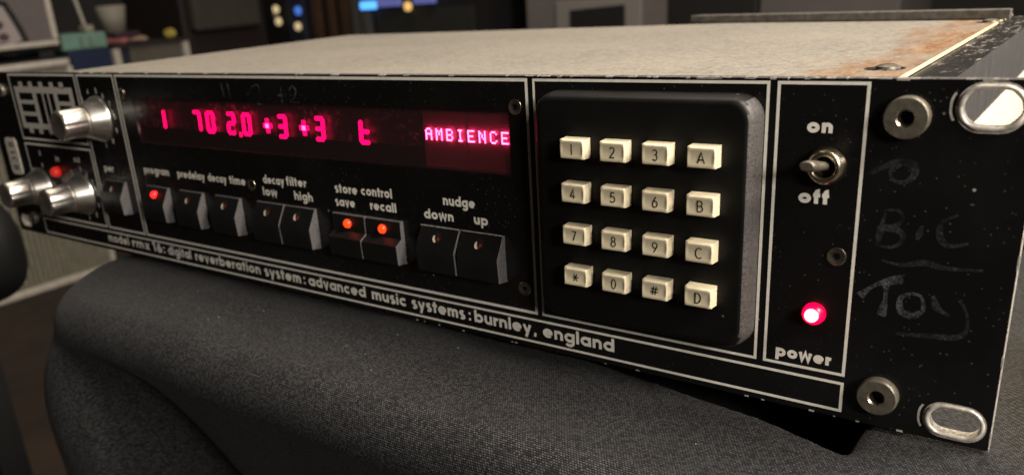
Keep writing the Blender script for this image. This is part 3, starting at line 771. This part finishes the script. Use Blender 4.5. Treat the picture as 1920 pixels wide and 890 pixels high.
# ---- power switch
sw = empty_part = None
bm = bmesh.new(); lathe(bm, 0, 0, [(0, 4.7), (-1.0, 4.7), (-1.6, 4.3), (-2.4, 4.15), (-3.0, 3.6), (-3.1, 2.9), (-2.2, 2.5), (-.6, 2.4)], 40, cap=False)
sw = link('power_switch', bm, M_nickel, unit, loc=(440.2, 0, 67.2), shift=False)
bm = bmesh.new(); disc(bm, 440.2, 67.2, 2.6, -.6, k=24); link('bushing_hole', bm, M_hole, sw)
bm = bmesh.new(); seg = 20; rings = []
for t, a_, b_ in ((0, 1.15, 1.1), (.25, 1.2, 1.1), (.5, 1.55, 1.3), (.8, 1.95, 1.45), (.95, 1.9, 1.3), (1, 1.4, .9)):
    c_ = Vector((440.2 - .2 * t, -1.0 - 15.0 * t, 67.3 + 3.0 * t))
    rings.append([bm.verts.new((c_.x + a_ * math.cos(2 * PI * k / seg), c_.y, c_.z + b_ * math.sin(2 * PI * k / seg))) for k in range(seg)])
for A_, B_ in zip(rings, rings[1:]):
    for k in range(seg):
        f_ = bm.faces.new((A_[k], A_[(k + 1) % seg], B_[(k + 1) % seg], B_[k])); f_.smooth = True
bm.faces.new(rings[-1]); bmesh.ops.recalc_face_normals(bm, faces=bm.faces[:])
link('switch_lever', bm, M_steel, sw)
# ---- power lamp
bm = bmesh.new(); lathe(bm, 0, 0, [(0, 2.9), (-1.2, 2.8), (-2.3, 2.2), (-2.9, 1.2), (-3.1, .01)], 28)
pl = link('power_lamp', bm, M_led_pow, unit, loc=(439.9, 0, 28.4), shift=False)
bm = bmesh.new(); lathe(bm, 0, 0, [(-2.2, 1.85), (-3.0, 1.7), (-3.6, 1.1), (-3.75, .01)], 24); link('lamp_core', bm, M_led_core, pl, loc=(439.9, 0, 28.6), shift=False)

# ---- screws
def screw(x, z, r, mt, sock, name='panel_screw', hgt=1.6, flat=False):
    bm = bmesh.new()
    if flat: prof_ = [(0, r), (-.25, r), (-.35, r * .9), (-.12, sock * 1.3), (-.12, sock), (.5, sock * .8), (.5, .01)]
    else: prof_ = [(0, r), (-hgt * .78, r), (-hgt * .93, r * .965), (-hgt, r * .92), (-hgt, sock * 1.45), (-hgt * .86, sock * 1.2), (-hgt * .5, sock), (.2, sock * .95), (.2, .01)]
    fs = lathe(bm, 0, 0, prof_, 36, cap=False)
    for f_ in fs:
        c_ = f_.calc_center_median(); f_.normal_update()
        if abs(f_.normal.y) > .6: f_.smooth = False
        rr_ = math.hypot(c_.x, c_.z)
        if rr_ < sock * 1.12: f_.material_index = 1
        elif rr_ < sock * 1.42: f_.material_index = 2
        elif flat and rr_ > r * .93: f_.material_index = 2
    return local(bm, unit, name, [mt, M_hole, M_nickel], (x, 0, z))
s0 = screw(457.0, 79.6, 4.9, M_steel, 1.45, hgt=2.6); inst(s0, 'panel_screw', unit, (457.1, 0, 9.2))
s1 = screw(348.9, 78.9, 2.35, M_screw, .95, flat=True)
for x, z in ((349.1, 20.4), (444.2, 44.5), (216.6, 44.0), (134.4, 79.4)): inst(s1, 'panel_screw', unit, (x, 0, z))
s2 = screw(20.4, 78.8, 3.4, M_steel, 1.2, hgt=2.0); inst(s2, 'panel_screw', unit, (20.4, 0, 9.2))

# ---- paper label on the far ear
bm = bmesh.new(); prism(bm, rrect(8.2, 20.2, 33.2, 53.4, 2.4, 5), -.35, 0, 'y')
lab = link('paper_label', bm, M_paper, unit)
bm = bmesh.new()
for i, ch in enumerate('01CB'):
    for st in THIN[ch]:
        q = [(14.2 + (p_[1] - .5) * 5.0, 49.6 - i * 4.2 - (p_[0] - .5) * 3.4) for p_ in st]
        ribbon(bm, q, .8, -.42)
link('label_lettering', bm, M_ink, lab)

# ---- case: lid, shell, screws
bm = bmesh.new()
zl = 85.5
box(bm, 43.0, 450.4, 3.4, 238, zl - 1.2, zl)
lid = link('lid', bm, M_lid, unit, bevel=.5)
bm = bmesh.new(); box(bm, 450.0, 450.75, 3.6, 238, zl - .6, zl + .12); link('bare_lid_edge', bm, plain('bare_lid_edge', (.80, .66, .42), .45, 0, .5, .1, 300), lid)
for x, y in ((442.6, 40.5), (447.0, 196)):
    bm = bmesh.new()
    for k in range(12): pass
    a_ = [bm.verts.new((x + 5.2 * math.cos(2 * PI * k / 24), y + 5.2 * math.sin(2 * PI * k / 24), zl + .03)) for k in range(24)]
    f_ = bm.faces.new(a_); f_.material_index = 1
    for (r0, h0), (r1, h1) in zip(((3.2, .05), (3.0, .7), (1.8, 1.2)), ((3.0, .7), (1.8, 1.2), (.01, 1.35))):
        A_ = [bm.verts.new((x + .8 + r0 * math.cos(2 * PI * k / 20), y + r0 * math.sin(2 * PI * k / 20), zl + h0)) for k in range(20)]
        B_ = [bm.verts.new((x + .8 + r1 * math.cos(2 * PI * k / 20), y + r1 * math.sin(2 * PI * k / 20), zl + h1)) for k in range(20)]
        for k in range(20): bm.faces.new((A_[k], A_[(k + 1) % 20], B_[(k + 1) % 20], B_[k])).smooth = True
    link('lid_screw', bm, [M_steel, M_case], lid)
bm = bmesh.new()
prism(bm, [(450.9, zl - .9), (461.0, zl - 1.3), (461.0, 66.2), (459.8, 66.2), (459.8, 30), (22, 30), (22, zl - 1.6), (43, zl - 1.6), (43, zl - 2.2), (450.9, zl - 2.2)], 3.2, 240, 'y')
case = link('case_shell', bm, [M_case, M_side], unit)
for p_ in case.data.polygons:
    if abs(p_.normal.x) > .9 and p_.center.x > 0: p_.material_index = 1
bm = bmesh.new(); box(bm, 22, 461.6, 3.2, 240, 3.0, 64.0)
link('case_side', bm, M_cream, unit)

# ================================================================== THINGS AROUND
def slab(name, mt, x0, x1, y0, y1, z0, z1, label, cat, group=None, bevel=4):
    r = empty(name, ((x0 + x1) / 2, (y0 + y1) / 2, z0), label, cat, group)
    bm = bmesh.new(); box(bm, x0, x1, y0, y1, z0, z1); link('body', bm, mt, r, bevel=bevel); return r
# batten on the rear edge of the lid
bm = bmesh.new(); prism(bm, [(453.2, 205), (453.2, 212), (304, 250), (300, 243)], 85.9, 89.6, 'z')
tag(link('wooden_batten', bm, plain('grey_batten', (.10, .09, .078), .8, 0, .3, .35, 300, .4), loc=(376, 226, 85.9), bevel=.4), 'thin grey batten lying along the rear edge of the beige lid', 'batten')

# loudspeaker cabinet with pale ribbed grille, and the amplifier head on top of it
M_pipe = plain('pale_piping', (.50, .46, .40), .6, nz=.15, nscale=80)
M_grille = plain('ribbed_grille_cloth', (.30, .285, .215), .8, nz=.2, nscale=60)
M_tolex = plain('black_vinyl', (.010, .0095, .009), .6)
M_gcloth = plain('grey_grille_cloth', (.135, .115, .115), .9, nz=.12, nscale=200)
cab = empty('speaker_cabinet', (-1400, 340, -412), 'black speaker cabinet with olive ribbed grille and pale piping, standing on the floor', 'speaker cabinet')
bm = bmesh.new(); box(bm, -1560, -1206, 0, 700, -412, 34); link('body', bm, M_tolex, cab, bevel=8)
bm = bmesh.new()
for i in range(64):
    y = 14 + i * 10.4; prism(bm, [(y, -1204), (y + 1.5, -1198.5), (y + 6.5, -1198.5), (y + 8, -1204)], -396, 14, 'x') if 0 else None
    vs_ = [(-1204, y), (-1198, y + 1.6), (-1198, y + 5.4), (-1204, y + 7)]
    prism(bm, vs_, -398, 14, 'z')
o = link('ribbed_grille', bm, M_grille, cab); o['kind'] = 'stuff'
bm = bmesh.new(); box(bm, -1206, -1204.2, 8, 686, -402, 18); link('grille_backing', bm, plain('grille_backing', (.05, .047, .036), .9), cab)
for q in ((0, 686, 16, 29), (0, 690, -414, -399)):
    bm = bmesh.new(); box(bm, -1206, -1194, q[0], q[1], q[2], q[3]); link('piping', bm, M_pipe, cab, bevel=4)
bm = bmesh.new(); box(bm, -1205, -1194.5, 678, 690, -398.5, 15.5); link('piping', bm, M_pipe, cab, bevel=4)

head = empty('amplifier_head', (-1400, 340, 44), 'black amplifier head with grey grille, pale piping and a script emblem, on the speaker cabinet', 'amplifier')
bm = bmesh.new(); box(bm, -1540, -1212, 40, 690, 46, 300); link('body', bm, M_tolex, head, bevel=8)
for y in (80, 640):
    for x in (-1490, -1250):
        bm = bmesh.new(); box(bm, x, x + 32, y, y + 30, 34.2, 46); link('foot', bm, M_tolex, head)
bm = bmesh.new(); box(bm, -1212, -1206, 50, 664, 66, 290); link('grille_cloth', bm, M_gcloth, head)
bm = bmesh.new(); box(bm, -1212, -1198, 46, 677, 55, 65.5); link('piping', bm, M_pipe, head, bevel=4)
bm = bmesh.new(); box(bm, -1212, -1198, 665, 677, 66, 292); link('piping', bm, M_pipe, head, bevel=4)
M_embl = plain('pale_emblem', (.34, .30, .29), .5)
bm = bmesh.new()                                            # the last letter of a raised script: an arch with two dark counters
for q in ([(540, 128), (562, 138), (584, 133), (592, 112), (600, 90), (606, 70), (588, 64), (560, 68), (540, 72)],):
    prism(bm, [(-1206 + 0, 0)] and [(y, z) for y, z in q], -1205.5, -1200, 'x')
em = link('emblem', bm, M_embl, head, bevel=2)
bm = bmesh.new()
for cy, cz, r in ((566, 101, 11), (572, 79, 10)): prism(bm, [(cy + r * math.cos(t * PI / 8), cz + r * .75 * math.sin(t * PI / 8)) for t in range(16)], -1199.9, -1199, 'x')
link('counter', bm, plain('emblem_counter', (.07, .04, .045), .6), em)
bm = bmesh.new()
ol = [(540, 132), (564, 143), (590, 138), (600, 114), (608, 92), (615, 68)]
for a_, b_ in zip(ol, ol[1:]):
    d = (Vector(b_) - Vector(a_)).normalized() * 1; n_ = Vector((-d.y, d.x)) * 4.5
    prism(bm, [(a_[0] + n_.x - d.x, a_[1] + n_.y - d.y), (b_[0] + n_.x + d.x, b_[1] + n_.y + d.y), (b_[0] - n_.x + d.x, b_[1] - n_.y + d.y), (a_[0] - n_.x - d.x, a_[1] - n_.y - d.y)], -1205.4, -1202, 'x')
link('outline', bm, M_tolex, em)

# things on the low shelf behind, left to right
M_teal = plain('teal_cloth', (.16, .29, .235), .8, nz=.15, nscale=30)
M_navy = plain('navy_plastic', (.012, .022, .060), .5)
r = slab('blue_crate', M_navy, -1640, -1400, 795, 898, -412, 31, 'dark blue storage crate beside the speaker cabinet, under the teal case', 'crate')
r = slab('teal_case', M_teal, -1560, -1400, 786, 896, 32, 68, 'small teal case lying on the dark blue crate', 'case', bevel=6)
bm = bmesh.new()
for y in (828, 850): box(bm, -1399.8, -1396, y, y + 5, 40, 60)
link('latch', bm, plain('latch_metal', (.2, .2, .17), .5), r)
pl_ = empty('microphone_stand', (-1430, 868, 68.3), 'thin grey stand rising from a pale clamp on the teal case', 'stand')
bm = bmesh.new(); prism(bm, [(850, 150), (857, 150), (868, 84), (862, 84)], -1436, -1430, 'x'); link('rod', bm, M_pipe, pl_)
bm = bmesh.new(); box(bm, -1445, -1415, 856, 878, 68.3, 84); link('clamp', bm, plain('pale_plastic', (.33, .31, .24), .6), pl_, bevel=4)
M_cab2 = plain('brown_grey_board', (.10, .09, .072), .7, nz=.2, nscale=20)
r = empty('low_cabinet', (-1500, 1000, -412), 'low cabinet with olive grey front and pale upright edges, behind the teal case', 'cabinet')
bm = bmesh.new(); box(bm, -1640, -1404, 905, 1110, -412, 27); link('body', bm, plain('dark_cabinet', (.014, .018, .03), .7), r)
bm = bmesh.new(); box(bm, -1404, -1398, 944, 1086, -400, 27); link('front', bm, M_cab2, r)
bm = bmesh.new(); box(bm, -1640, -1390, 899, 1112, 27.3, 35.5); link('top_board', bm, plain('dark_brown_board', (.025, .018, .015), .6), r)
for y in (899, 1088):
    bm = bmesh.new(); box(bm, -1404, -1392, y, y + 17, -412, 27); link('upright', bm, M_pipe, r)
bm = bmesh.new(); lathe(bm, 0, 0, [(0, 34), (-60, 25)], 24); 
for v_ in bm.verts: v_.co = Vector((v_.co.x, v_.co.z, -v_.co.y))
for v_ in bm.verts: v_.co.z = 60 - v_.co.z
cup = link('paper_cup', bm, plain('cream_paper', (.26, .245, .20), .7), loc=(-1455, 951, 62), shift=False)
for v_ in cup.data.vertices: pass
tag(cup, 'pale paper cup standing on the tin above the pink cloth', 'cup')
bm = bmesh.new(); box(bm, -1500, -1410, 925, 990, 50, 61.8); tag(link('round_tin', bm, plain('dark_tin', (.05, .03, .04), .4), bevel=5, loc=(-1455, 957, 50)), 'flat dark tin between the pink cloth and the paper cup', 'tin')
def blobmesh(cx, cy, cz, a_, b_, c_, seed):
    bm = bmesh.new(); bmesh.ops.create_icosphere(bm, subdivisions=4, radius=1)
    for v_ in bm.verts:
        k = 1 + .22 * noise.noise(v_.co * 1.8 + Vector((seed, 0, 0))); v_.co = Vector((v_.co.x * a_ * k + cx, v_.co.y * b_ * k + cy, max(-.8, v_.co.z * k) * c_ + cz))
    return bm
tag(link('folded_cloth', blobmesh(-1440, 944, 43, 36, 26, 8.5, 3), plain('pink_cloth', (.36, .12, .13), .9), smooth=True, loc=(-1440, 944, 35.6)), 'crumpled pink cloth on the low cabinet', 'cloth')
tag(link('crumpled_paper', blobmesh(-1435, 990, 43, 30, 26, 8, 9), plain('beige_paper', (.36, .26, .20), .9), smooth=True, loc=(-1435, 990, 35.6)), 'crumpled beige paper beside the pink cloth', 'paper')
tag(link('yellow_ball', blobmesh(-1420, 1076, 47, 15, 15, 13, 5), plain('yellow_foam', (.42, .34, .07), .8), smooth=True, loc=(-1420, 1076, 35.6)), 'small yellow foam ball at the end of the low cabinet', 'ball')
r = empty('dark_combo_amplifier', (-1520, 1270, -412), 'large dark amplifier with dull olive grille beyond the yellow ball', 'amplifier')
bm = bmesh.new(); box(bm, -1700, -1440, 1130, 1400, -412, 330); link('body', bm, plain('dark_red_brown', (.012, .006, .005), .7), r, bevel=10)
bm = bmesh.new(); box(bm, -1440, -1404, 1146, 1358, 44, 300); link('grille_cloth', bm, plain('olive_grille', (.045, .043, .032), .9, nz=.15, nscale=40), r, bevel=12)

# far wall of gear, facing the viewer
def sheet(mt, x0, x1, z0, z1, y, name, lab_, cat, group=None, depth=160):
    return slab(name, mt, x0, x1, y, y + depth, z0, z1, lab_, cat, group)
rk = empty('equipment_rack', (-1300, 1560, -412), 'tall dark equipment rack with wooden uprights and small lit lamps', 'equipment rack')
bm = bmesh.new(); box(bm, -1640, -760, 1512, 1700, -412, 400); link('body', bm, plain('dark_rack', (.010, .009, .009), .6), rk)
M_wood = plain('brown_upright', (.055, .028, .014), .6, nz=.3, nscale=20)
for x0, x1 in ((-1352, -1330), (-1290, -1276), (-1240, -1215)):
    bm = bmesh.new(); box(bm, x0, x1, 1490, 1512, -412, 400); link('wooden_upright', bm, M_wood, rk)
M_dgrey = plain('dull_steel_upright', (.075, .072, .07), .5)
for x0, x1 in ((-1196, -1176), (-1160, -1140)):
    bm = bmesh.new(); box(bm, x0, x1, 1488, 1512, -412, 400); link('steel_upright', bm, M_dgrey, rk)
bm = bmesh.new(); box(bm, -1460, -1396, 1496, 1512, -412, 400); link('blue_panel', bm, plain('dull_blue_panel', (.018, .022, .040), .6), rk)
bm = bmesh.new(); box(bm, -1120, -800, 1500, 1512, -200, 62); link('lower_panel', bm, plain('olive_black_panel', (.020, .020, .016), .7), rk)
E_w = emit('warm_lamp', (1.0, .78, .42), .55); E_y = emit('yellow_lamp', (1.0, .60, .18), .9); E_b = emit('blue_lamp', (.10, .28, 1.0), .55); E_bb = emit('bright_blue_lamp', (.10, .42, 1.0), 1.6); E_p = emit('violet_lamp', (.20, .22, .62), .42)
def lamp(x, z, r, mt, y=1486):
    bm = bmesh.new(); lathe(bm, 0, 0, [(0, r), (-6, r), (-9, r * .6), (-10, .01)], 20); link('lit_lamp', bm, mt, rk, loc=(x, y, z), shift=False)
lamp(-1486, 47, 11, E_w); lamp(-1407, 31, 11, E_w); lamp(-1490, 80, 11, E_w); lamp(-1398, 73, 12, E_b); lamp(-988, 68, 11, E_y); lamp(-1500, 62, 9, plain('unlit_lamp', (.09, .08, .07), .5))
for x0, x1, z0, z1, mt in ((-1158, -1108, 66, 86, E_bb), (-1098, -1020, 70, 96, E_p), (-972, -905, 72, 98, E_p)):
    bm = bmesh.new(); box(bm, x0, x1, 1484, 1500, z0, z1); link('lit_display', bm, mt, rk, bevel=3)

M_roadcase = plain('grey_laminate', (.145, .128, .122), .7, nz=.1, nscale=12)
M_greyp = plain('grey_bracket', (.235, .215, .20), .6)
r = empty('grey_flight_case', (-470, 1600, -412), 'grey flight case with a black rectangular opening in a pale surround', 'flight case')
bm = bmesh.new(); box(bm, -652, -292, 1512, 1800, -412, 260); link('body', bm, M_roadcase, r, bevel=6)
bm = bmesh.new(); box(bm, -566, -352, 1504, 1512, -60, 60); link('surround', bm, M_greyp, r, bevel=3)
bm = bmesh.new(); prism(bm, [(-524, -40), (-391, -40), (-391, 47), (-524, 40)], 1498, 1504, 'y'); link('opening', bm, M_tolex, r)
slab('black_speaker', M_tolex, -290, -104, 1500, 1800, -412, 300, 'black speaker between the two grey cases at the back', 'speaker')
slab('tall_grey_case', plain('grey_fabric_panel', (.12, .105, .102), .8, nz=.1, nscale=10), -102, 150, 1508, 1800, -412, 300, 'tall plain grey case at the back beside the black speaker', 'case')

# black padded rest, near the far end of the unit
r = empty('padded_rest', (-260, 40, -415), 'black padded rest with rounded end, beside the far end of the unit', 'padded rest')
bm = bmesh.new(); bmesh.ops.create_icosphere(bm, subdivisions=4, radius=1)
for v_ in bm.verts:
    c_ = v_.co; f_ = lambda t: math.copysign(abs(t) ** .72, t)
    v_.co = Vector((-300 + 100 * f_(c_.x), 58 + 46 * f_(c_.y), -66 + 50 * f_(c_.z)))
link('pad', bm, plain('black_leather', (.007, .007, .0065), .55, bmp=.3), r, smooth=True)
bm = bmesh.new(); box(bm, -300, -275, 45, 70, -415, -110); link('post', bm, M_tolex, r)
